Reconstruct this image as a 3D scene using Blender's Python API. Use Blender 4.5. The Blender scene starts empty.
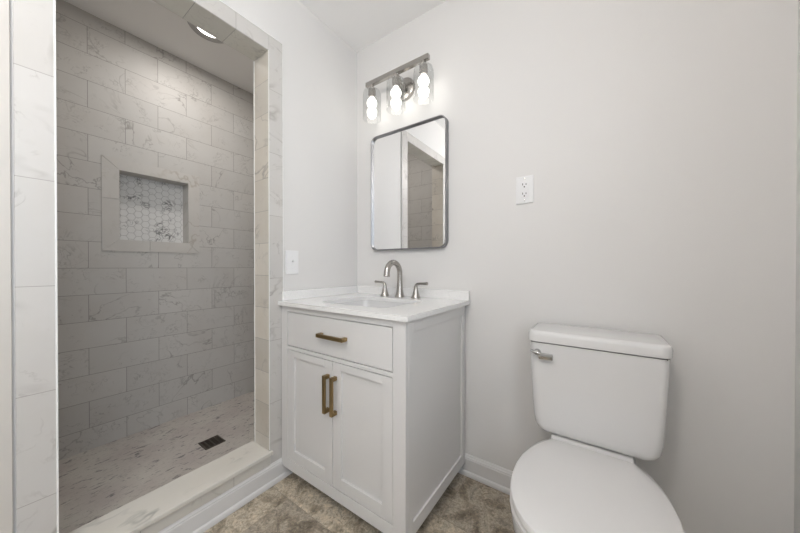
import bpy, bmesh, math, random
from mathutils import Vector, Matrix
PI = math.pi
C = bpy.context.scene.collection
S = bpy.context.scene

# ---------------------------------------------------------------- camera
cam = bpy.data.cameras.new('camera'); cam_o = bpy.data.objects.new('camera', cam); C.objects.link(cam_o)
cam.sensor_width = 36; cam.lens = 287.05 * 36 / 800; cam.clip_start = .02; cam.shift_y = .0021
cam_o.location = (1.290, -1.379, 1.045)
cam_o.rotation_euler = (PI/2 - math.radians(.3), 0, math.atan2(200, 287.05))
S.camera = cam_o
# ---------------------------------------------------------------- view + world + light
S.view_settings.view_transform = 'Standard'; S.view_settings.look = 'None'
S.view_settings.gamma = 1; S.view_settings.use_curve_mapping = False
S.view_settings.exposure = 0.27
W = bpy.data.worlds.new('World'); S.world = W; W.use_nodes = True
bg = W.node_tree.nodes['Background']; bg.inputs[0].default_value = (.62, .74, .95, 1); bg.inputs[1].default_value = 1.0

def area(name, loc, rot, sx, sy, power, col):
    l = bpy.data.lights.new(name, 'AREA'); l.shape = 'RECTANGLE'; l.size = sx; l.size_y = sy
    l.energy = power; l.color = col
    o = bpy.data.objects.new(name, l); C.objects.link(o); o.location = loc; o.rotation_euler = rot
    return o
def point(name, loc, r, power, col):
    l = bpy.data.lights.new(name, 'POINT'); l.shadow_soft_size = r; l.energy = power; l.color = col
    o = bpy.data.objects.new(name, l); C.objects.link(o); o.location = loc
    return o
WARM = (1, .945, .895); DAY = (.86, .93, 1)
# area lamp at an invented window behind the camera, added for daylight
area('added_daylight', (1.89, -1.70, 1.55), (0, PI/2, 0), 1.1, .9, 19, DAY)
GLOBE_E = 33.0          # unseen ceiling globe added behind the camera for light
VANITY_E = 4.0
SHOWER_W = 4.0

# ---------------------------------------------------------------- helpers
def ob(name, bm, mat=None, parent=None, smooth=False, loc=None):
    me = bpy.data.meshes.new(name)
    bmesh.ops.recalc_face_normals(bm, faces=bm.faces)
    bm.to_mesh(me); bm.free()
    if mat:
        for m in (mat if isinstance(mat, (list, tuple)) else [mat]): me.materials.append(m)
    if smooth:
        for p in me.polygons: p.use_smooth = True
        if smooth != 'all':
            try: me.set_sharp_from_angle(angle=math.radians(38))
            except Exception: pass
    o = bpy.data.objects.new(name, me); C.objects.link(o)
    if parent: o.parent = parent
    return o
def tag(o, label=None, cat=None, group=None, kind=None):
    if label: o['label'] = label
    if cat: o['category'] = cat
    if group: o['group'] = group
    if kind: o['kind'] = kind
    return o
def struct(o, label=None):
    o['kind'] = 'structure'
    if label: o['label'] = label
    return o
def empty(name, loc, label, cat, group=None):
    o = bpy.data.objects.new(name, None); C.objects.link(o); o.location = loc; o.empty_display_size = .05
    tag(o, label, cat, group); return o
def part(name, bm, mat, root, smooth=False):
    """mesh given in world coordinates, parented to an Empty / object at root's place"""
    par = root; off = Vector((0, 0, 0)); r = root
    while r: off += r.location; r = r.parent
    bmesh.ops.translate(bm, verts=bm.verts, vec=-off)
    return ob(name, bm, mat, root, smooth)
def NB(): return bmesh.new()
def box(bm, x0, x1, y0, y1, z0, z1, bev=0, seg=2, mi=0):
    b = bmesh.new(); bmesh.ops.create_cube(b, size=1)
    for v in b.verts:
        v.co = Vector(((x0+x1)/2 + v.co.x*abs(x1-x0), (y0+y1)/2 + v.co.y*abs(y1-y0), (z0+z1)/2 + v.co.z*abs(z1-z0)))
    if bev: bmesh.ops.bevel(b, geom=b.edges[:], offset=bev, segments=seg, profile=.5, affect='EDGES')
    for f in b.faces: f.material_index = mi
    merge(bm, b); return bm
def merge(bm, b, M=None):
    if M is not None: bmesh.ops.transform(b, matrix=M, verts=b.verts)
    me = bpy.data.meshes.new('tmp'); b.to_mesh(me); b.free(); bm.from_mesh(me); bpy.data.meshes.remove(me)
def lathe(bm, prof, n=32, M=None):
    """prof: list of (r, z)"""
    b = bmesh.new(); rings = []
    for r, z in prof:
        if r < 1e-6: rings.append([b.verts.new((0, 0, z))])
        else: rings.append([b.verts.new((r*math.cos(2*PI*i/n), r*math.sin(2*PI*i/n), z)) for i in range(n)])
    for A, B in zip(rings, rings[1:]):
        for i in range(n):
            j = (i+1) % n
            if len(A) == 1 and len(B) == 1: continue
            if len(A) == 1: b.faces.new((A[0], B[i], B[j]))
            elif len(B) == 1: b.faces.new((A[i], A[j], B[0]))
            else: b.faces.new((A[i], A[j], B[j], B[i]))
    if len(rings[0]) > 1 and prof[0] != prof[-1] : pass
    merge(bm, b, M); return bm
def tube(bm, pts, rad, n=16, cap=True, flat=1.0):
    pts = [Vector(p) for p in pts]; N = len(pts)
    if not isinstance(rad, (list, tuple)): rad = [rad]*N
    b = bmesh.new(); rings = []; up = None
    for i, p in enumerate(pts):
        t = (pts[min(i+1, N-1)] - pts[max(i-1, 0)]).normalized()
        if up is None:
            up = Vector((0, 0, 1)) if abs(t.z) < .9 else Vector((1, 0, 0))
        u = (up - t*up.dot(t)).normalized(); w = t.cross(u); up = u
        rings.append([b.verts.new(p + (u*math.cos(2*PI*k/n)*flat + w*math.sin(2*PI*k/n))*rad[i]) for k in range(n)])
    for A, B in zip(rings, rings[1:]):
        for k in range(n): b.faces.new((A[k], A[(k+1) % n], B[(k+1) % n], B[k]))
    if cap: b.faces.new(rings[0][::-1]); b.faces.new(rings[-1])
    merge(bm, b); return bm
def rrect(w, h, r, seg=8):
    out = []
    for cx, cy, a0 in ((w/2-r, h/2-r, 0), (-w/2+r, h/2-r, PI/2), (-w/2+r, -h/2+r, PI), (w/2-r, -h/2+r, 1.5*PI)):
        for i in range(seg+1):
            a = a0 + i*PI/2/seg; out.append((cx+r*math.cos(a), cy+r*math.sin(a)))
    return out
def loft(bm, rings, cap0=True, cap1=True, closed=True):
    b = bmesh.new(); R = [[b.verts.new(p) for p in r] for r in rings]
    for A, B in zip(R, R[1:]):
        n = len(A)
        for k in range(n): b.faces.new((A[k], A[(k+1) % n], B[(k+1) % n], B[k]))
    if cap0: b.faces.new(R[0][::-1])
    if cap1: b.faces.new(R[-1])
    merge(bm, b); return bm
def quad(bm, pts, mi=0):
    f = bm.faces.new([bm.verts.new(p) for p in pts]); f.material_index = mi; return f
def extrude_profile(bm, prof, a, b_, axis):
    """prof: closed polygon list in the plane across `axis` ('x': (y,z), 'y': (x,z)); swept from a to b_"""
    def P(t, p): return (t, p[0], p[1]) if axis == 'x' else (p[0], t, p[1])
    return loft(bm, [[P(a, p) for p in prof], [P(b_, p) for p in prof]])

# ---------------------------------------------------------------- materials
def mat(name, col, rough=.5, metal=0, **kw):
    m = bpy.data.materials.new(name); m.use_nodes = True
    p = m.node_tree.nodes['Principled BSDF']
    p.inputs['Base Color'].default_value = (*col, 1); p.inputs['Roughness'].default_value = rough
    p.inputs['Metallic'].default_value = metal
    for k, v in kw.items(): p.inputs[k.replace('_', ' ')].default_value = v
    return m
class G:
    def __init__(s, m): s.m = m; s.t = m.node_tree; s.p = s.t.nodes['Principled BSDF']
    def n(s, typ, ins=None, **props):
        x = s.t.nodes.new(typ)
        for k, v in props.items(): setattr(x, k, v)
        for k, v in (ins or {}).items():
            if hasattr(v, 'is_output') : s.t.links.new(v, x.inputs[k])
            else: x.inputs[k].default_value = v
        return x
    def math(s, op, a, b=0.0, clamp=False):
        return s.n('ShaderNodeMath', {0: a, 1: b}, operation=op, use_clamp=clamp).outputs[0]
    def mix(s, f, a, b, mode='MIX'):
        x = s.n('ShaderNodeMix', data_type='RGBA', blend_type=mode)
        for i, v in ((0, f), (6, a), (7, b)):
            if hasattr(v, 'is_output'): s.t.links.new(v, x.inputs[i])
            else: x.inputs[i].default_value = v if i == 0 else (*v, 1)
        return x.outputs[2]
    def ramp(s, f, stops):
        x = s.n('ShaderNodeValToRGB', {0: f}); e = x.color_ramp.elements
        while len(e) < len(stops): e.new(.5)
        for i, (p, c) in enumerate(stops): e[i].position = p; e[i].color = (*c, 1) if len(c) == 3 else c
        return x.outputs[0]
    def link(s, a, b): s.t.links.new(a, s.p.inputs[b])
def paint(name, col, rough, bump=.02):
    m = mat(name, col, rough); g = G(m)
    pos = g.n('ShaderNodeNewGeometry').outputs['Position']
    nz = g.n('ShaderNodeTexNoise', {'Vector': pos, 'Scale': 260.0, 'Detail': 2.0})
    b = g.n('ShaderNodeBump', {'Strength': bump, 'Distance': .002, 'Height': nz.outputs[0]})
    g.link(b.outputs[0], 'Normal'); return m
def plane_uv(g, pos, plane, ox, oy):
    sp = g.n('ShaderNodeSeparateXYZ', {0: pos})
    a = g.math('SUBTRACT', sp.outputs['XYZ'.index(plane[0])], ox)
    b = g.math('SUBTRACT', sp.outputs['XYZ'.index(plane[1])], oy)
    return g.n('ShaderNodeCombineXYZ', {0: a, 1: b, 2: 0.0}).outputs[0]
def marble(name, plane='YZ', bw=10., bh=10., ox=0., oy=0., off=.5, base=(.62, .59, .55), vein=(.30, .28, .26), grout=(.35, .33, .31),
           rough=.35, vscale=2.4, mortar=.0022, vary=.09, vamt=.8, fleck=.35, warm=(.60, .54, .47), strong=False, stretch=None):
    m = mat(name, base, rough); g = G(m)
    pos = g.n('ShaderNodeNewGeometry').outputs['Position']
    uv = plane_uv(g, pos, plane, ox, oy)
    if stretch: pos = g.n('ShaderNodeMapping', {'Vector': pos, 'Scale': stretch, 'Rotation': (0, 0, .12)}).outputs[0]
    br = g.n('ShaderNodeTexBrick', {'Vector': uv, 'Color1': (0, 0, 0, 1), 'Color2': (1, 1, 1, 1), 'Mortar': (.5, .5, .5, 1), 'Scale': 1.0,
             'Mortar Size': mortar/2, 'Mortar Smooth': .2, 'Bias': 0.0, 'Brick Width': bw, 'Row Height': bh}, offset=off)
    rnd = g.n('ShaderNodeSeparateColor', {0: br.outputs['Color']}).outputs[0]
    w = g.math('MULTIPLY', rnd, 37.0)
    def nz(scale, det, dist=0.0, ww=w, rough_=.55):
        return g.n('ShaderNodeTexNoise', {'Vector': pos, 'W': ww, 'Scale': scale, 'Detail': det, 'Distortion': dist, 'Roughness': rough_}, noise_dimensions='4D').outputs[0]
    # thin wandering veins: a ridge of distorted noise, switched on only here and there
    def ridge(scale, width, dist, ww):
        x = nz(scale, 4.0, dist, ww); r = g.math('ABSOLUTE', g.math('SUBTRACT', x, .5))
        return g.math('SUBTRACT', 1.0, g.math('DIVIDE', r, width), clamp=True)
    v1 = ridge(vscale, .014 if not strong else .02, 1.2, w)
    g1 = g.math('MULTIPLY', g.math('SUBTRACT', nz(3.6, 2.0, 0.0, g.math('ADD', w, 5.3)), .46), 6.0, clamp=True)
    v2 = ridge(vscale*4.0, .020, 1.5, g.math('ADD', w, 11.0))
    g2 = g.math('MULTIPLY', g.math('SUBTRACT', nz(11.0, 2.0, 0.0, g.math('ADD', w, 2.3)), .49), 7.0, clamp=True)
    vv = g.math('MAXIMUM', g.math('MULTIPLY', v1, g1), g.math('MULTIPLY', g.math('MULTIPLY', v2, g2), fleck))
    cloud = nz(5.0, 5.0, .4, g.math('ADD', w, 19.0))
    c = g.mix(g.math('MULTIPLY', g.math('SUBTRACT', cloud, .42), 2.6, clamp=True), base, warm)
    dk = tuple(x*(1-vary*2.0) for x in (1, 1, 1))
    c = g.mix(1.0, c, g.mix(rnd, dk, (1, 1, 1)), 'MULTIPLY')
    c = g.mix(g.math('MULTIPLY', vv, vamt), c, vein)
    c = g.mix(br.outputs['Fac'], c, grout)
    g.link(c, 'Base Color')
    b = g.n('ShaderNodeBump', {'Strength': .35, 'Distance': .001, 'Height': g.math('SUBTRACT', 1.0, br.outputs['Fac'])})
    g.link(b.outputs[0], 'Normal')
    return m

M_wall = paint('wall_paint', (.70, .69, .678), .55)
M_ceil = paint('ceiling_paint', (.90, .89, .88), .7)
M_trimp = mat('trim_paint', (.68, .675, .67), .35)
M_cab = mat('cabinet_paint', (.68, .67, .66), .38)
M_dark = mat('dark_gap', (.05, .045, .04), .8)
M_porc = mat('porcelain', (.68, .675, .67), .12, Coat_Weight=.3)
M_seat = mat('seat_plastic', (.70, .69, .68), .3)
M_nick = mat('brushed_nickel', (.43, .41, .385), .26, 1)
M_chrome = mat('chrome', (.50, .50, .49), .15, 1)
M_brass = mat('aged_brass', (.36, .26, .13), .35, 1)
M_silver = mat('mirror_frame_metal', (.30, .30, .31), .42, 1)
M_mirror = mat('mirror_silver', (.93, .93, .93), .01, 1)
M_plate = mat('wall_plate_plastic', (.77, .77, .775), .3)
M_quartz = mat('quartz_top', (.86, .85, .84), .12)
g = G(M_quartz); pos = g.n('ShaderNodeNewGeometry').outputs['Position']
nz = g.n('ShaderNodeTexNoise', {'Vector': pos, 'Scale': 130.0, 'Detail': 2.0}).outputs[0]
g.link(g.ramp(nz, [(.33, (.755, .75, .74)), (.46, (.80, .795, .785))]), 'Base Color')
M_pencil = mat('white_edge_trim', (.84, .84, .82), .3)
M_shower = marble('shower_wall_tile', 'YZ', .306, .1472, -1.0630, .0064-.1472*2, base=(.56, .545, .52), warm=(.525, .50, .47), vein=(.25, .235, .22), rough=.5, vary=.035, fleck=.8, vscale=3.6, grout=(.25, .235, .22), vamt=.8, mortar=.0026)
M_shower_x = marble('shower_end_tile', 'XZ', .306, .1472, -.9, .0064-.1472*2, base=(.56, .545, .52), warm=(.525, .50, .47), vein=(.25, .235, .22), rough=.5, vary=.035, fleck=.8, vscale=3.6, grout=(.25, .235, .22), vamt=.8, mortar=.0026)
M_jamb = marble('jamb_tile', 'YZ', 10., .155, -5, .073, off=0, base=(.72, .68, .61), warm=(.66, .60, .51))
M_frame_v = marble('frame_tile', 'YZ', 10., .3, -5, .09, off=0, base=(.565, .55, .53), warm=(.54, .52, .49), vscale=1.7, vary=.02, strong=True, fleck=.6, vamt=.8)
M_frame_h = marble('frame_header_tile', 'YZ', .152, 10., -.916-1.52, -5, off=0, base=(.565, .55, .53), warm=(.54, .52, .49), vary=.02, fleck=.4, vamt=.6)
M_soffit = marble('header_soffit_tile', 'YX', .152, 10., -.916-1.52, -5, off=0, base=(.70, .68, .62), warm=(.64, .60, .53), vary=.05)
M_slab = marble('curb_slab', 'YX', 10., 10., -5, -5, off=0, base=(.66, .64, .59), warm=(.63, .60, .54), vein=(.24, .25, .23), vscale=1.9, vary=0, strong=True, vamt=.9, stretch=(1.5, .55, 1))
M_curbf = marble('curb_face_tile', 'YZ', .305, 10., -2, -5, off=0, base=(.62, .60, .56), warm=(.60, .57, .52), vary=.03)
M_nichef = marble('niche_frame_tile', 'YZ', 10., 10., -5, -5, off=0, base=(.56, .54, .51), warm=(.53, .505, .475), vein=(.4, .36, .31), vscale=2.2, vary=0, strong=True)
# hexagon mosaic stones: pale with dark grey specks
M_hex = mat('hex_stone', (.6, .6, .58), .3); g = G(M_hex); pos = g.n('ShaderNodeNewGeometry').outputs['Position']
x = g.n('ShaderNodeTexNoise', {'Vector': pos, 'Scale': 16.0, 'Detail': 5.0, 'Distortion': 2.0}).outputs[0]
r = g.math('SUBTRACT', 1.0, g.math('DIVIDE', g.math('ABSOLUTE', g.math('SUBTRACT', x, .5)), .05), clamp=True)
gate = g.math('MULTIPLY', g.math('SUBTRACT', g.n('ShaderNodeTexNoise', {'Vector': pos, 'Scale': 13.0, 'Detail': 1.0}).outputs[0], .52), 9.0, clamp=True)
g.link(g.mix(g.math('MULTIPLY', r, gate), (.66, .655, .64), (.10, .10, .10)), 'Base Color')
M_grout = mat('mosaic_grout', (.33, .32, .31), .8)
# shower floor: pale pinkish marble with short dark dashes, fine mosaic joints
M_sfloor = mat('shower_floor_mosaic', (.5, .46, .43), .4); g = G(M_sfloor); pos = g.n('ShaderNodeNewGeometry').outputs['Position']
mp = g.n('ShaderNodeMapping', {'Vector': pos, 'Rotation': (0, 0, .22), 'Scale': (2.9, 1.0, 1.0)}).outputs[0]
a = g.n('ShaderNodeTexNoise', {'Vector': mp, 'Scale': 19.0, 'Detail': 3.0, 'Distortion': .3, 'Roughness': .6}).outputs[0]
d1 = g.math('MULTIPLY', g.math('SUBTRACT', a, .605), 25.0, clamp=True)
mp2 = g.n('ShaderNodeMapping', {'Vector': pos, 'Location': (3, 1, 0), 'Rotation': (0, 0, .5), 'Scale': (3.2, 1.0, 1.0)}).outputs[0]
a2 = g.n('ShaderNodeTexNoise', {'Vector': mp2, 'Scale': 36.0, 'Detail': 3.0, 'Distortion': .5}).outputs[0]
d2 = g.math('MULTIPLY', g.math('SUBTRACT', a2, .585), 12.0, clamp=True)
cl = g.n('ShaderNodeTexNoise', {'Vector': pos, 'Scale': 6.0, 'Detail': 3.0}).outputs[0]
c = g.ramp(cl, [(.35, (.50, .45, .42)), (.65, (.57, .54, .49))])
c = g.mix(g.math('MULTIPLY', d2, .6), c, (.26, .24, .22))
c = g.mix(g.math('MULTIPLY', d1, .85), c, (.15, .14, .14))
br = g.n('ShaderNodeTexBrick', {'Vector': g.n('ShaderNodeMapping', {'Vector': pos, 'Rotation': (0, 0, PI/2)}).outputs[0], 'Scale': 1.0, 'Mortar Size': .0006, 'Brick Width': .075, 'Row Height': .025}, offset=.5)
c = g.mix(g.math('MULTIPLY', br.outputs['Fac'], .5), c, (.40, .37, .34))
g.link(c, 'Base Color')
# floor: mottled brown-grey stone-look tiles
M_floor = mat('stone_floor_tile', (.3, .25, .2), .55); g = G(M_floor); pos = g.n('ShaderNodeNewGeometry').outputs['Position']
uv = plane_uv(g, pos, 'XY', .14 - .61*4, -.61 - .305*8)
br = g.n('ShaderNodeTexBrick', {'Vector': uv, 'Color1': (0, 0, 0, 1), 'Color2': (1, 1, 1, 1), 'Mortar': (.5, .5, .5, 1), 'Scale': 1.0, 'Mortar Size': .0012, 'Mortar Smooth': .3,
         'Brick Width': .61, 'Row Height': .305}, offset=.5)
rnd = g.n('ShaderNodeSeparateColor', {0: br.outputs['Color']}).outputs[0]
w = g.math('MULTIPLY', rnd, 21.0)
n1 = g.n('ShaderNodeTexNoise', {'Vector': pos, 'W': w, 'Scale': 9.0, 'Detail': 9.0, 'Roughness': .68, 'Distortion': 1.0}, noise_dimensions='4D').outputs[0]
n2 = g.n('ShaderNodeTexNoise', {'Vector': pos, 'W': w, 'Scale': 48.0, 'Detail': 8.0, 'Roughness': .8, 'Distortion': 1.6}, noise_dimensions='4D').outputs[0]
c = g.ramp(n1, [(.34, (.17, .14, .105)), (.45, (.31, .265, .205)), (.53, (.47, .41, .33)), (.64, (.32, .29, .24))])
c = g.mix(.75, c, g.ramp(n2, [(.38, (.40, .38, .36)), (.48, (.95, .95, .95)), (.60, (1.6, 1.56, 1.5))]), 'MULTIPLY')
c = g.mix(1.0, c, g.mix(rnd, (1.22, 1.22, 1.19), (.74, .74, .74)), 'MULTIPLY')
c = g.mix(g.math('MULTIPLY', br.outputs['Fac'], .6), c, (.20, .17, .14))
g.link(c, 'Base Color')
b = g.n('ShaderNodeBump', {'Strength': .25, 'Distance': .002, 'Height': n2}); g.link(b.outputs[0], 'Normal')
def emis(name, col, st):
    m = bpy.data.materials.new(name); m.use_nodes = True; t = m.node_tree
    for n in list(t.nodes): t.nodes.remove(n)
    e = t.nodes.new('ShaderNodeEmission'); e.inputs[0].default_value = (*col, 1); e.inputs[1].default_value = st
    o = t.nodes.new('ShaderNodeOutputMaterial'); t.links.new(e.outputs[0], o.inputs[0]); return m
M_bulb = emis('lit_bulb', (1, .96, .90), VANITY_E)
M_lens = emis('lit_lens', (1, .98, .94), 6.0)
M_globe = emis('added_globe_glow', WARM, GLOBE_E)
# thin clear glass
M_glass = bpy.data.materials.new('clear_thin_glass'); M_glass.use_nodes = True; t = M_glass.node_tree
for n in list(t.nodes): t.nodes.remove(n)
tr = t.nodes.new('ShaderNodeBsdfTransparent'); tr.inputs[0].default_value = (.97, .975, .975, 1)
gl = t.nodes.new('ShaderNodeBsdfGlossy'); gl.inputs['Roughness'].default_value = .03
lw = t.nodes.new('ShaderNodeLayerWeight'); lw.inputs[0].default_value = .5
pw = t.nodes.new('ShaderNodeMath'); pw.operation = 'POWER'; pw.inputs[1].default_value = 4.0
ml = t.nodes.new('ShaderNodeMath'); ml.operation = 'MULTIPLY_ADD'; ml.inputs[1].default_value = .55; ml.inputs[2].default_value = .04
mx = t.nodes.new('ShaderNodeMixShader'); o = t.nodes.new('ShaderNodeOutputMaterial')
t.links.new(lw.outputs['Facing'], pw.inputs[0]); t.links.new(pw.outputs[0], ml.inputs[0]); t.links.new(ml.outputs[0], mx.inputs[0]); t.links.new(tr.outputs[0], mx.inputs[1]); t.links.new(gl.outputs[0], mx.inputs[2]); t.links.new(mx.outputs[0], o.inputs[0])

# ---------------------------------------------------------------- the room shell
XR, YF, HC = 1.770, -2.50, 2.44       # right wall, wall behind the camera, ceiling
XS, YS = -1.02, -1.33                  # shower back wall and shower far end
YA, YB, ZT = -.616, -1.265, 2.070      # shower opening
FW = .073                              # tiled frame width
XW = -.010                             # painted face of the left wall
b = NB(); box(b, XW-.15, XR+.12, YF-.12, .12, -.12, 0); struct(ob('floor', b, M_floor))
b = NB(); box(b, XS-.14, XR+.12, YF-.12, .12, HC, HC+.12); struct(ob('ceiling', b, M_ceil))
b = NB(); box(b, XW-.109, XR+.12, 0, .12, 0, HC); struct(ob('wall_back', b, M_wall))
b = NB()                                # right wall with a hole for the added window behind the camera
wy0, wy1, wz0, wz1 = -2.15, -1.25, 1.0, 2.1
box(b, XR, XR+.12, wy1, 0, 0, HC); box(b, XR, XR+.12, YF-.12, wy0, 0, HC)
box(b, XR, XR+.12, wy0, wy1, 0, wz0); box(b, XR, XR+.12, wy0, wy1, wz1, HC); struct(ob('wall_right', b, M_wall))
b = NB()                                # left wall round the shower opening
box(b, XW-.109, XW, YA, 0, 0, HC); box(b, XW-.109, XW, YF, YB, 0, HC)
box(b, XW-.109, XW, YB, YA, ZT+.001, HC); struct(ob('wall_left', b, M_wall))
b = NB(); box(b, XW, XR, YF-.12, YF, 0, HC); struct(ob('wall_front', b, M_wall))
b = NB()
for z0, z1 in ((wz0, wz0+.04), (wz1-.04, wz1), ((wz0+wz1)/2-.02, (wz0+wz1)/2+.02)): box(b, XR+.05, XR+.09, wy0, wy1, z0, z1)
for y0, y1 in ((wy0, wy0+.04), (wy1-.04, wy1)): box(b, XR+.05, XR+.09, y0, y1, wz0, wz1)
win = struct(ob('added_window', b, M_trimp))  # unseen window, added to give the daylight a source
b = NB(); box(b, XR+.068, XR+.072, wy0+.03, wy1-.03, wz0+.03, wz1-.03); ob('pane', b, M_glass, win)

# shower enclosure
NY0, NY1, NZ0, NZ1 = -.939, -.593, 1.203, 1.612       # niche hole
b = NB()
box(b, XS-.12, XS, YS-.02, NY0, 0, HC); box(b, XS-.12, XS, NY1, .0, 0, HC)
box(b, XS-.12, XS, NY0, NY1, 0, NZ0); box(b, XS-.12, XS, NY0, NY1, NZ1, HC)
ws = struct(ob('wall_shower', b, M_shower))
b = NB()                                # mitred border pieces
def trap(bm, pts, x0, x1):
    loft(bm, [[(x0, p[0], p[1]) for p in pts], [(x1, p[0], p[1]) for p in pts]])
OY0, OY1, OZ0, OZ1 = -1.011, -.530, 1.137, 1.676; gg = .0012
trap(b, [(OY0, OZ0+gg), (NY0, NZ0+gg), (NY0, (NZ0+NZ1)/2+.03-gg), (OY0, (NZ0+NZ1)/2+.03-gg)], XS-.002, XS+.0045)
trap(b, [(OY0, (NZ0+NZ1)/2+.03+gg), (NY0, (NZ0+NZ1)/2+.03+gg), (NY0, NZ1-gg), (OY0, OZ1-gg)], XS-.002, XS+.0045)
trap(b, [(OY1, OZ0+gg), (OY1, OZ1-gg), (NY1, NZ1-gg), (NY1, NZ0+gg)], XS-.002, XS+.0045)
trap(b, [(OY0+gg, OZ1), (NY0+gg, NZ1), (NY1-gg, NZ1), (OY1-gg, OZ1)], XS-.002, XS+.0045)
trap(b, [(OY0+gg, OZ0), (-.80-gg, OZ0), (-.80-gg, NZ0), (NY0+gg, NZ0)], XS-.002, XS+.0045)
trap(b, [(-.80+gg, OZ0), (OY1-gg, OZ0), (NY1-gg, NZ0), (-.80+gg, NZ0)], XS-.002, XS+.0045)
ob('niche_frame', b, M_nichef, ws)
b = NB(); d = .10; xb = XS-d
box(b, xb, XS+.003, NY0-.004, NY0+.0015, NZ0-.004, NZ1+.004); box(b, xb, XS+.003, NY1-.0015, NY1+.004, NZ0-.004, NZ1+.004)
box(b, xb, XS+.003, NY0, NY1, NZ0-.004, NZ0+.0015); box(b, xb, XS+.003, NY0, NY1, NZ1-.0015, NZ1+.004)
ob('niche_lining', b, M_nichef, ws)
b = NB(); box(b, xb-.01, xb, NY0, NY1, NZ0, NZ1, mi=1)
Rh = .0400/math.sqrt(3); gr = .0011
def clip(poly, axis, val, keep_less):
    out = []
    for i in range(len(poly)):
        p, q = poly[i], poly[(i+1) % len(poly)]
        ip = (p[axis] <= val) if keep_less else (p[axis] >= val); iq = (q[axis] <= val) if keep_less else (q[axis] >= val)
        if ip: out.append(p)
        if ip != iq:
            t_ = (val-p[axis])/(q[axis]-p[axis]); out.append((p[0]+t_*(q[0]-p[0]), p[1]+t_*(q[1]-p[1])))
    return out
for i in range(-1, 12):
    for j in range(-1, 13):
        cy = NY0 + i*1.5*Rh + .004; cz = NZ0 + j*.04 + (.02 if i % 2 else 0) - .006
        poly = [(cy+(Rh-gr)*math.cos(k*PI/3), cz+(Rh-gr)*math.sin(k*PI/3)) for k in range(6)]
        for ax, v, kl in ((0, NY0+.001, 0), (0, NY1-.001, 1), (1, NZ0+.001, 0), (1, NZ1-.001, 1)):
            poly = clip(poly, ax, v, kl)
            if len(poly) < 3: break
        if len(poly) >= 3:
            loft(b, [[(xb, p[0], p[1]) for p in poly], [(xb+.002, p[0], p[1]) for p in poly]])
ob('niche_mosaic', b, [M_hex, M_grout], ws)
b = NB(); box(b, XS, XW-.109, YS-.12, YS, 0, HC); struct(ob('wall_shower_left', b, M_shower_x))
b = NB(); box(b, XS, XW-.109, 0, .12, 0, HC); struct(ob('wall_shower_right', b, M_shower_x))
# inner faces of the partition, tiled on the shower side
b = NB(); box(b, XW-.117, XW-.1095, YA, -.001, .02, HC); box(b, XW-.117, XW-.1095, YS, YB-.001, .02, HC); box(b, XW-.117, XW-.1095, YB, YA, ZT+.002, HC)
struct(ob('wall_shower_front', b, M_shower))
b = NB(); n = 12                       # shower floor falling slightly to the drain
FX0, FX1, DX, DY = XS, XW-.109, -.555, -.640
def fz(x, y): return .024 + .010*max(abs(x-DX)/.46, abs(y-DY)/.65)
xs = [FX0 + (FX1-FX0)*i/n for i in range(n+1)]; ys = [YS + (0-YS)*i/n for i in range(n+1)]
V = [[b.verts.new((x, y, fz(x, y))) for y in ys] for x in xs]
for i in range(n):
    for j in range(n): b.faces.new((V[i][j], V[i+1][j], V[i+1][j+1], V[i][j+1]))
box(b, FX0, FX1, YS, 0, -.1, .02); struct(ob('floor_shower', b, M_sfloor))
# tiled frame round the opening, set flat on the painted wall
b = NB()
box(b, XW, 0, YA, YA+FW, .10, ZT+FW, .0012, 1); box(b, XW, 0, YB-FW, YB, .0, ZT+FW, .0012, 1)
fr = struct(ob('trim_1', b, M_frame_v), 'pale marble tile frame round the shower opening')
b = NB(); box(b, XW, .0004, YB, YA, ZT, ZT+FW, .0012, 1); ob('header_face', b, M_frame_h, fr)
b = NB(); xj = XW-.109
box(b, xj-.008, -.0015, YA-.0005, YA+.008, .165, ZT, .001, 1); box(b, xj-.008, -.0015, YB-.008, YB+.0005, .165, ZT, .001, 1)
ob('jamb_lining', b, M_jamb, fr)
b = NB(); box(b, xj-.008, -.0015, YB, YA, ZT-.0005, ZT+.008, .001, 1); ob('soffit_lining', b, M_soffit, fr)
b = NB()                                # thin white edge strips
box(b, -.003, .0025, YB-.0035, YB+.0008, .165, ZT+.002, .0008, 1); box(b, -.003, .0020, YA-.0006, YA+.0016, .17, ZT, .0006, 1)
box(b, xj-.010, xj-.006, YA-.003, YA+.001, .165, ZT, .0006, 1)
box(b, XW, .0012, YA+FW, YA+FW+.003, .10, ZT+FW+.003, .0008, 1); 
box(b, XW, .0012, YB-FW, YA+FW, ZT+FW, ZT+FW+.003, .0008, 1)
ob('edge_strip', b, M_pencil, fr)
# curb
b = NB(); box(b, -.135, -.003, YB, YA, .0, .147)
cu = struct(ob('trim_2', b, M_curbf), 'low tiled curb under the shower opening')
b = NB(); box(b, -.149, .014, YB-.001, YA+.001, .147, .166, .003, 2)
box(b, .001, .014, YA, YA+.012, .147, .166, .002, 2); ob('curb_slab', b, M_slab, cu)
b = NB(); box(b, -.004, .004, YB-FW, YA+.003, .10, .147, .001, 1); ob('curb_face', b, M_curbf, cu)
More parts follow.
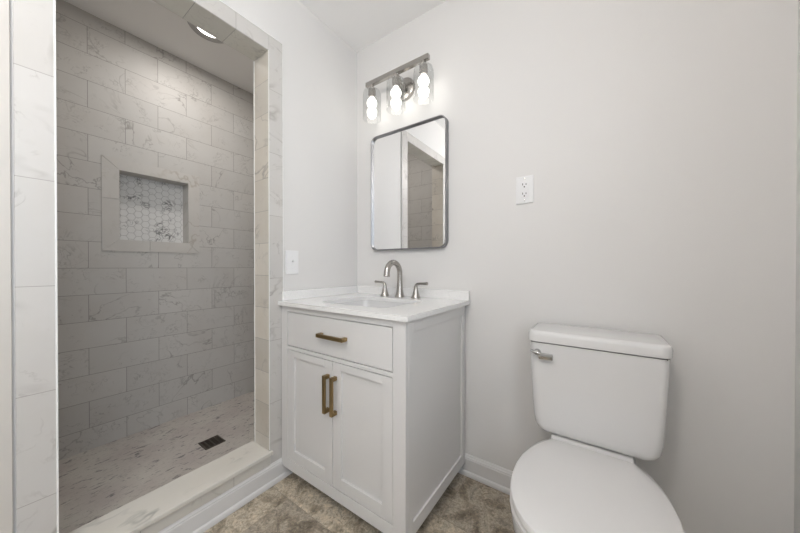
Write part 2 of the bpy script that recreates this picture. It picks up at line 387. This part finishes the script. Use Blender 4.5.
# baseboards with a moulded top and a shoe moulding
def bb_prof(s):     # s=+1: (d, z) d = distance out of the wall
    return [(0, 0), (.020, 0), (.020, .010), (.017, .019), (.012, .024), (.012, .080), (.010, .083), (.010, .088), (.0065, .093), (.0055, .097), (.003, .101), (0, .101)]
pf = [(-d_, z) for d_, z in bb_prof(1)]
b = NB(); extrude_profile(b, pf, XW+.001, XR, 'x'); struct(ob('baseboard_back', b, M_trimp))
pf = [(XW+.0005+.004+d_, z) for d_, z in bb_prof(1)]
b = NB(); extrude_profile(b, pf, -1.34, -.012, 'y'); struct(ob('baseboard_left', b, M_trimp))
pf = [(XR-d_, z) for d_, z in bb_prof(1)]
b = NB(); extrude_profile(b, pf, -.9, -.020, 'y'); struct(ob('baseboard_right', b, M_trimp))
# white casing on the left wall beside the shower frame
b = NB(); box(b, XW, .0006, -1.435, -1.3435, 0, 2.2, .0008, 1); struct(ob('trim_3', b, mat('cream_paint', (.56, .535, .50), .5)), 'white painted casing left of the marble frame')

# ---------------------------------------------------------------- shower drain and recessed light
r0 = empty('shower_drain', (DX, DY, .024), 'dark square metal drain grate in the shower floor', 'drain')
b = NB(); s_ = .052; zt = .0285
for a0, a1, c0, c1 in ((-s_, s_, -s_, -s_+.008), (-s_, s_, s_-.008, s_), (-s_, -s_+.008, -s_, s_), (s_-.008, s_, -s_, s_)):
    box(b, DX+a0, DX+a1, DY+c0, DY+c1, .022, zt, .001, 1)
part('frame', b, mat('drain_metal', (.16, .145, .125), .35, 1), r0)
b = NB()
for k in range(-5, 6): box(b, DX+k*.0075-.0014, DX+k*.0075+.0014, DY-s_+.006, DY+s_-.006, .0235, zt-.0006)
for k in (-1, 0, 1): box(b, DX-s_+.006, DX+s_-.006, DY+k*.026-.003, DY+k*.026+.003, .0235, zt-.0008)
part('grate', b, bpy.data.materials['drain_metal'], r0)
b = NB(); box(b, DX-s_+.004, DX+s_-.004, DY-s_+.004, DY+s_-.004, .0225, .0240); part('sump', b, M_dark, r0)
lx, ly = -.583, -.630
r0 = empty('recessed_light', (lx, ly, HC), 'round lit recessed light in the shower ceiling', 'ceiling light')
T = Matrix.Translation((lx, ly, HC))
b = NB(); lathe(b, [(.070, -.004), (.084, -.012), (.104, -.010), (.112, -.0005), (.112, .004), (.070, .004)], 48, T); part('trim_ring', b, mat('light_ring', (.42, .41, .40), .4), r0, True)
b = NB(); lathe(b, [(0, -.0050), (.05, -.0046), (.071, -.0030)], 48, T); part('lens', b, M_lens, r0, True)
sl = point('recessed_light_bulb', (lx, ly, HC-.014), .06, SHOWER_W, WARM)
sl.data.type = 'AREA'; sl.data.shape = 'DISK'; sl.data.size = .15

# ---------------------------------------------------------------- added ceiling globe, unseen behind the camera, to light the room
r0 = empty('added_ceiling_lamp', (1.0, -1.75, HC), 'added round white lamp on the unseen part of the bathroom ceiling', 'ceiling light')
T = Matrix.Translation((1.0, -1.75, HC))
b = NB(); lathe(b, [(0, 0), (.09, 0), (.09, -.03), (.06, -.05), (.015, -.055), (.015, -.13), (0, -.13)], 32, T); part('canopy', b, M_nick, r0, True)
b = NB(); lathe(b, [(.13*math.sin(PI*k/16) if 0 < k < 16 else 0, -.25+.13*math.cos(PI*k/16)) for k in range(17)], 32, T); part('added_globe', b, M_globe, r0, 'all')

# ---------------------------------------------------------------- vanity cabinet
VX0, VX1, VF, VZ0, VZ1 = .003, .738, -.553, .066, .857
r0 = empty('bathroom_vanity', (.375, -.28, 0), 'white painted bathroom vanity cabinet with one drawer and two panel doors', 'cabinet')
b = NB()
# face frame
ff = VF + .020
for x0, x1, z0, z1 in ((VX0, .050, VZ0, VZ1), (.683, VX1, VZ0, VZ1), (.050, .683, VZ0, .115), (.050, .683, .648, .664), (.050, .683, .829, VZ1)):
    box(b, x0, x1, VF, ff, z0, z1, .0008, 1)
part('face_frame', b, M_cab, r0)
b = NB(); box(b, .050, .683, ff-.0005, ff+.004, .115, .829); part('reveal_shade', b, M_dark, r0)        # dark sheet standing in for the shade inside the reveals
b = NB()                                # carcass
box(b, VX0, VX0+.018, ff+.0005, -.004, VZ0, VZ1); box(b, VX1-.030, VX1-.008, ff+.0005, -.004, VZ0, VZ1)
box(b, VX0+.018, VX1-.03, ff+.01, -.004, VZ0+.01, VZ0+.03); box(b, VX0+.018, VX1-.03, -.016, -.004, VZ0+.03, VZ1)
part('carcass', b, M_cab, r0)
b = NB()                                # shaker frame on the side facing the toilet
sy0, sy1 = -.505, -.055
box(b, VX1-.008, VX1, VF+.0205, sy0, VZ0, VZ1, .0008, 1); box(b, VX1-.008, VX1, sy1, -.022, VZ0, VZ1, .0008, 1)
box(b, VX1-.008, VX1, sy0, sy1, VZ0, .118, .0008, 1); box(b, VX1-.008, VX1, sy0, sy1, .808, VZ1, .0008, 1)
part('side_frame', b, M_cab, r0)
b = NB(); box(b, VX0+.03, VX1-.045, VF+.055, -.03, 0, VZ0+.002); part('plinth', b, M_dark, r0)
# drawer
GAP = .0034
b = NB(); box(b, .050+GAP, .683-GAP, VF+.0012, ff-.001, .664+GAP, .829-GAP, .0012, 2); dr = part('drawer', b, M_cab, r0)
def pull(par, x, z, L, vertical):
    b = NB(); y0 = VF+.001; t_ = .0078; st = .030
    if vertical:
        box(b, x-t_, x+t_, y0-st-.0, y0-st+.010, z-L/2, z+L/2, .0008, 1)
        for s in (-1, 1):
            zc = z+s*(L/2-.008); box(b, x-t_, x+t_, y0-st+.005, y0, zc-.008, zc+.008, .0008, 1)
    else:
        box(b, x-L/2, x+L/2, y0-st, y0-st+.010, z-t_, z+t_, .0008, 1)
        for s in (-1, 1):
            xc = x+s*(L/2-.008); box(b, xc-.008, xc+.008, y0-st+.005, y0, z-t_, z+t_, .0008, 1)
    return part('pull', b, M_brass, par)
pull(dr, .375, .7515, .160, False)
def door(x0, x1, hx):
    z0, z1 = .115+GAP, .648-GAP; x0 += GAP/2; x1 -= GAP/2; w = .049
    b = NB(); ya, yb = VF+.0012, ff-.001
    box(b, x0, x0+w, ya, yb, z0, z1, .001, 1); box(b, x1-w, x1, ya, yb, z0, z1, .001, 1)
    box(b, x0+w, x1-w, ya, yb, z0, z0+w, .001, 1); box(b, x0+w, x1-w, ya, yb, z1-w+.018, z1, .001, 1)
    # bevelled inner edge
    d_ = part('door', b, M_cab, r0)
    b = NB(); box(b, x0+w-.002, x1-w+.002, ya+.009, yb-.0005, z0+w-.002, z1-w+.02); part('panel', b, M_cab, d_)
    pull(d_, hx-.004, .509, .159, True)
door(.050, .3665, .347); door(.3665, .683, .392)

# ---------------------------------------------------------------- countertop with backsplash and basin
TX0, TX1, TY0, TZ0, TZ1 = .001, .757, -.571, .857, .877
SX0, SX1, SY0, SY1 = .195, .585, -.475, -.150
r0 = empty('countertop', (.38, -.28, TZ0), 'white quartz vanity countertop with sink and low backsplash', 'countertop')
b = NB()
hole = [(p[0]+(SX0+SX1)/2, p[1]+(SY0+SY1)/2) for p in rrect(SX1-SX0, SY1-SY0, .03, 6)]
def ring_slab(bm, outer, hole, z0, z1):
    from mathutils.geometry import tessellate_polygon
    tri = tessellate_polygon([[Vector((*p, 0)) for p in outer], [Vector((*p, 0)) for p in hole]])
    pts = outer+hole; bt = [bm.verts.new((*p, z0)) for p in pts]; tp = [bm.verts.new((*p, z1)) for p in pts]
    for t_ in tri:
        try: bm.faces.new([tp[i] for i in t_]); bm.faces.new([bt[i] for i in t_][::-1])
        except Exception: pass
    no = len(outer)
    for rng in (range(0, no), range(no, len(pts))):
        rng = list(rng)
        for i, k in enumerate(rng):
            j = rng[(i+1) % len(rng)]; bm.faces.new((bt[k], bt[j], tp[j], tp[k]))
e = .0015
loft_b = bmesh.new()
ring_slab(loft_b, [(TX0, TY0), (TX1, TY0), (TX1, -.0005), (TX0, -.0005)], hole, TZ0, TZ1)
merge(b, loft_b); part('slab', b, M_quartz, r0)
b = NB(); box(b, TX0, TX1, -.020, -.0005, TZ1, .923, .0015, 2); part('backsplash', b, M_quartz, r0)
b = NB(); box(b, XW+.001, XW+.021, -.548, -.020, TZ1, .923, .0015, 2); part('side_splash', b, M_quartz, r0)
b = NB(); cx_, cy_ = (SX0+SX1)/2, (SY0+SY1)/2
def rr(w, h, r, z): return [(cx_+p[0], cy_+p[1], z) for p in rrect(w, h, r, 6)]
w_, h_ = SX1-SX0, SY1-SY0
loft(b, [rr(w_+.03, h_+.03, .04, TZ0-.001), rr(w_+.006, h_+.006, .033, TZ0-.001), rr(w_-.004, h_-.004, .035, TZ0-.03), rr(w_-.02, h_-.02, .05, TZ0-.10), rr(w_-.06, h_-.06, .05, TZ0-.128), rr(.06, .06, .029, TZ0-.135)], False, True)
bs = part('sink_basin', b, M_porc, r0, True)
b = NB(); lathe(b, [(0, .004), (.014, .004), (.020, .001), (.022, -.002)], 24, Matrix.Translation((cx_, cy_, TZ0-.135))); part('sink_drain', b, M_nick, bs, True)

# ---------------------------------------------------------------- faucet
FY = -.082
r0 = empty('faucet', (.385, FY, TZ1), 'brushed nickel gooseneck faucet with two lever handles behind the sink', 'faucet')
b = NB()
T = Matrix.Translation((.385, FY, TZ1))
lathe(b, [(0, 0), (.027, 0), (.0275, .003), (.024, .010), (.0190, .03), (.0165, .055), (.0148, .075), (.0142, .09)], 28, T)
pts = []; rad = []
for k in range(5): pts.append((.385, FY, TZ1+.085+.012*k)); rad.append(.0140)
R_ = .059; zc = TZ1+.131
for k in range(1, 19):
    a = PI*k/18*1.02; pts.append((.385, FY-R_+R_*math.cos(a), zc+R_*math.sin(a))); rad.append(.0140+.0020*k/18)
pts.append((.385, pts[-1][1]-.002, pts[-1][2]-.010)); rad.append(.0172)
tube(b, pts, rad, 18); part('spout', b, M_nick, r0, True)
def handle(x, s):
    b = NB(); T = Matrix.Translation((x, FY, TZ1))
    lathe(b, [(0, 0), (.025, 0), (.0255, .003), (.022, .010), (.0165, .026), (.0120, .045), (.0105, .055)], 28, T)
    tube(b, [(x, FY, TZ1+.052), (x, FY, TZ1+.062), (x+s*.003, FY, TZ1+.071), (x+s*.011, FY, TZ1+.077), (x+s*.022, FY, TZ1+.079), (x+s*.045, FY, TZ1+.0795), (x+s*.070, FY, TZ1+.080)],
         [.0105, .0100, .0088, .0072, .0062, .0066, .0088], 16)
    part('handle', b, M_nick, r0, True)
handle(.281, -1); handle(.489, 1)

# ---------------------------------------------------------------- mirror
r0 = empty('wall_mirror', (.3855, 0, 1.49), 'rounded rectangular mirror in a thin silver frame above the sink', 'mirror')
def rr2(cx, cz, w, h, r, y): return [(cx+p[0], y, cz+p[1]) for p in rrect(w, h, r, 10)]
mx_, mz_, mw, mh = .3855, 1.4895, .508, .692
b = NB()
loft(b, [rr2(mx_, mz_, mw, mh, .040, -.001), rr2(mx_, mz_, mw, mh, .040, -.031), rr2(mx_, mz_, mw-.003, mh-.003, .0385, -.0325),
         rr2(mx_, mz_, mw-.009, mh-.009, .0355, -.0325), rr2(mx_, mz_, mw-.012, mh-.012, .034, -.031), rr2(mx_, mz_, mw-.012, mh-.012, .034, -.016)], False, False)
part('frame', b, M_silver, r0, True)
b = NB(); loft(b, [rr2(mx_, mz_, mw-.010, mh-.010, .035, -.006), rr2(mx_, mz_, mw-.010, mh-.010, .035, -.018)]); part('mirror_glass', b, M_mirror, r0)

# ---------------------------------------------------------------- vanity light
LY = -.090
r0 = empty('vanity_light', (.362, 0, 2.10), 'three-bulb nickel vanity light with clear glass shades above the mirror', 'wall lamp')
b = NB(); box(b, .150, .572, LY-.011, LY+.011, 2.104, 2.130, .0012, 1); part('bar', b, M_nick, r0)
b = NB(); lathe(b, [(0, .024), (.052, .024), (.060, .019), (.062, .012), (.062, 0)], 40, Matrix.Translation((.372, 0, 2.060)) @ Matrix.Rotation(PI/2, 4, 'X')); part('backplate', b, M_nick, r0, True)
b = NB(); tube(b, [(.372, -.02, 2.075), (.372, -.055, 2.080), (.372, -.08, 2.093), (.372, LY, 2.108)], .009, 12); part('arm', b, M_nick, r0, True)
for x in (.192, .365, .540):
    T = Matrix.Translation((x, LY, 0)); zt = 2.080
    b = NB()
    prof = [(.014, zt), (.034, zt-.002), (.046, zt-.010), (.052, zt-.026), (.053, zt-.05), (.053, zt-.172), (.0505, zt-.172), (.0505, zt-.05), (.0495, zt-.027), (.044, zt-.0125), (.033, zt-.0045), (.014, zt-.0025)]
    lathe(b, prof, 40, T)
    sh = part('lamp_shade', b, M_glass, r0, True); sh['label'] = 'clear glass shade'
    b = NB(); lathe(b, [(0, zt+.026), (.012, zt+.026), (.012, zt+.006), (.021, zt+.004), (.022, zt-.030), (.019, zt-.033), (.019, zt-.046), (.016, zt-.048), (0, zt-.048)], 28, T); part('socket', b, M_nick, r0, True)
    b = NB(); zb = zt-.046
    pr = [(0, zb)]+[(.012, zb)]
    rb = .0290; zc1 = zb-.033
    for k in range(3, 17): a = PI*k/18; pr.append((rb*math.sin(a), zc1+rb*math.cos(a)))
    zc2 = zc1-.040
    pr += [(.010, zc2+.006), (.010, zc2+.001), (.024, zc2), (.028, zc2-.004), (.029, zc2-.012), (.0275, zc2-.022), (.023, zc2-.034), (.015, zc2-.044), (0, zc2-.050)]
    lathe(b, pr, 28, T); part('bulb', b, M_bulb, r0, True)

# ---------------------------------------------------------------- outlet and switch
r0 = empty('wall_outlet', (1.012, 0, 1.39), 'white double wall outlet with test buttons on the back wall above the toilet', 'outlet')
ox, oz = 1.012, 1.389
b = NB(); box(b, ox-.037, ox+.037, -.0065, -.0003, oz-.061, oz+.061, .003, 3); part('cover_plate', b, M_plate, r0)
b = NB(); box(b, ox-.0175, ox+.0175, -.0095, -.006, oz-.035, oz+.035, .0008, 1)
box(b, ox-.009, ox-.001, -.0110, -.008, oz-.004, oz+.004, .0004, 1); box(b, ox+.001, ox+.009, -.0110, -.008, oz-.004, oz+.004, .0004, 1)
part('receptacle', b, M_plate, r0)
for s in (-1, 1):
    b = NB(); zc = oz+s*.0205
    box(b, ox-.0085, ox-.0055, -.0098, -.008, zc-.001, zc+.008); box(b, ox+.0055, ox+.0085, -.0098, -.008, zc-.001, zc+.007)
    lathe(b, [(0, 0), (.0032, 0), (.0032, -.0006), (0, -.0006)], 12, Matrix.Translation((ox, -.0098, zc-.008)) @ Matrix.Rotation(PI/2, 4, 'X'))
    part('slot', b, M_dark, r0)
for s in (-1, 1):
    b = NB(); lathe(b, [(0, .0014), (.003, .001), (.0035, 0)], 14, Matrix.Translation((ox, -.0064, oz+s*.0485)) @ Matrix.Rotation(PI/2, 4, 'X'))
    part('screw', b, M_chrome, r0)
sy_, sz_ = -.487, 1.067
r0 = empty('light_switch', (XW, sy_, sz_), 'white toggle light switch plate between the shower frame and mirror corner', 'light switch')
b = NB(); box(b, XW+.0003, XW+.0065, sy_-.037, sy_+.037, sz_-.0605, sz_+.0605, .003, 3); part('cover_plate', b, M_plate, r0)
b = NB(); box(b, XW+.005, XW+.0072, sy_-.006, sy_+.006, sz_-.013, sz_+.013, .0006, 1)
bb = bmesh.new(); box(bb, 0, .017, -.0042, .0042, -.004, .004, .001, 1); merge(b, bb, Matrix.Translation((XW+.005, sy_, sz_+.003)) @ Matrix.Rotation(-.45, 4, 'Y'))
part('toggle', b, M_plate, r0)
for s in (-1, 1):
    b = NB(); lathe(b, [(0, .0014), (.003, .001), (.0035, 0)], 14, Matrix.Translation((XW+.0064, sy_, sz_+s*.030)) @ Matrix.Rotation(PI/2, 4, 'Y'))
    part('screw', b, M_plate, r0)

# ---------------------------------------------------------------- toilet
TXc = 1.269
r0 = empty('toilet', (TXc, -.35, 0), 'white two-piece toilet with closed lid beside the vanity', 'toilet')
def trr(w, y0, y1, r, z, cx=TXc): return [(cx+p[0], (y0+y1)/2+p[1], z) for p in rrect(w, abs(y1-y0), r, 8)]
b = NB(); rings = []
# (z, width, front y, corner radius)
for z, w, yf, r in ((.426, .270, -.165, .025), (.427, .300, -.182, .028), (.432, .328, -.194, .030), (.442, .348, -.201, .030), (.458, .362, -.205, .029), (.49, .371, -.2075, .028), (.56, .380, -.2085, .027), (.65, .389, -.209, .026), (.72, .394, -.2095, .025), (.762, .397, -.210, .025)):
    rings.append(trr(w, -.028, yf, r, z))
loft(b, rings); tk = part('tank', b, M_porc, r0, True)
b = NB(); rings = []
for z, w, yf, r in ((.7655, .400, -.212, .026), (.768, .407, -.2155, .029), (.790, .409, -.2165, .030), (.7975, .406, -.2145, .029), (.8025, .401, -.2115, .027), (.8050, .394, -.207, .025), (.8058, .376, -.196, .02)):
    rings.append(trr(w, -.022 if w > .38 else -.028, yf, r, z))
loft(b, rings); part('tank_lid', b, M_porc, r0, True)
b = NB(); box(b, TXc-.191, TXc+.191, -.205, -.035, .760, .767); part('lid_gap_shade', b, mat('painted_gap_shadow', (.16, .15, .14), .8), r0)  # dark strip painted in as the shade between tank and lid
# flush lever at the left of the tank front
b = NB(); lxv = 1.100
lathe(b, [(0, .014), (.008, .014), (.011, .010), (.012, 0)], 20, Matrix.Translation((lxv, -.2085, .728)) @ Matrix.Rotation(PI/2, 4, 'X'))
lev = [(lxv-.023, -.222, .7345), (lxv-.010, -.224, .731), (lxv, -.2255, .729), (lxv+.012, -.226, .727)]
tube(b, lev, [.0045, .007, .0085, .0065], 14, flat=.8)
box(b, lxv+.006, lxv+.053, -.231, -.224, .708, .731, .0025, 2)
part('flush_lever', b, M_chrome, r0, True)
# outline of the seat: (y, half width)
out = [(-.188, .106), (-.200, .1155), (-.215, .1255), (-.25, .146), (-.28, .162), (-.317, .176), (-.357, .187), (-.40, .1925), (-.43, .1935), (-.456, .193), (-.50, .1885), (-.536, .181), (-.57, .168), (-.60, .150), (-.625, .127), (-.645, .098), (-.657, .067), (-.6635, .034)]
def outline(z, sc=1.0, dy=0., ins=0.):
    cy = -.44; L = []
    pts = [(-h, y) for y, h in out] + [(0, -.6655)] + [(h, y) for y, h in reversed(out)]
    for x, y in pts:
        v = Vector((x, y-cy)); l = v.length; v = v*(sc*(l-ins)/l); L.append((1.2640+v.x, cy+dy+v.y, z))
    return L
b = NB(); loft(b, [outline(.3985, ins=.007), outline(.4010), outline(.4125), outline(.4170, ins=.0025), outline(.4190, ins=.008), outline(.4205, ins=.03), outline(.4215, ins=.08)])
lid = part('seat_lid', b, M_seat, r0, True)
b = NB(); loft(b, [outline(.3795, ins=.004), outline(.3815, ins=-.001), outline(.390, ins=-.001), outline(.3930, ins=.003)]); part('seat', b, M_seat, r0, True)
# raised hinge cover, rising to the tank
b = NB()
pr = [(-.208, .392), (-.208, .4195), (-.200, .4235), (-.190, .4250), (-.178, .4250), (-.174, .400)]
extrude_profile(b, pr, 1.264-.118, 1.264+.116, 'x'); bmesh.ops.bevel(b, geom=b.edges[:], offset=.0015, segments=2, affect='EDGES')
part('hinge_cover', b, M_seat, r0, True)
M_bolt = mat('bolt_metal', (.18, .13, .10), .4, 1)
for bx in (1.158, 1.375):
    b = NB(); tube(b, [(bx, -.150, .395), (bx, -.150, .432)], .007, 12); part('tank_bolt', b, M_bolt, r0, True)
# bowl and pedestal in one casting
b = NB(); rings = []
def ell(z, hw, yb, yf, p=2.4, n=40):
    L = []; cy = (yb+yf)/2; hl = abs(yb-yf)/2
    for k in range(n):
        a = 2*PI*k/n; c_, s2 = math.cos(a), math.sin(a)
        L.append((1.264+hw*math.copysign(abs(c_)**(2/p), c_), cy+hl*math.copysign(abs(s2)**(2/p), s2), z))
    return L
for z, hw, yb, yf, p in ((0, .112, -.14, -.555, 3), (.02, .112, -.14, -.555, 3), (.04, .104, -.145, -.545, 2.8), (.12, .098, -.14, -.53, 2.5), (.18, .125, -.12, -.55, 2.3), (.23, .158, -.10, -.595, 2.2), (.270, .190, -.08, -.645, 2.15), (.310, .203, -.065, -.668, 2.15), (.345, .2065, -.055, -.675, 2.15), (.365, .206, -.052, -.675, 2.15), (.3720, .202, -.056, -.671, 2.15), (.3735, .190, -.066, -.660, 2.15)):
    rings.append(ell(z, hw, yb, yf, p))
loft(b, rings); part('bowl', b, M_porc, r0, True)
b = NB(); loft(b, [trr(.22, -.05, -.20, .03, .34, 1.264), trr(.25, -.04, -.215, .03, .38, 1.264), trr(.25, -.04, -.215, .03, .400, 1.264), trr(.24, -.045, -.21, .028, .4045, 1.264), trr(.21, -.06, -.165, .025, .4275, 1.264)]); part('tank_deck', b, M_porc, r0, True)
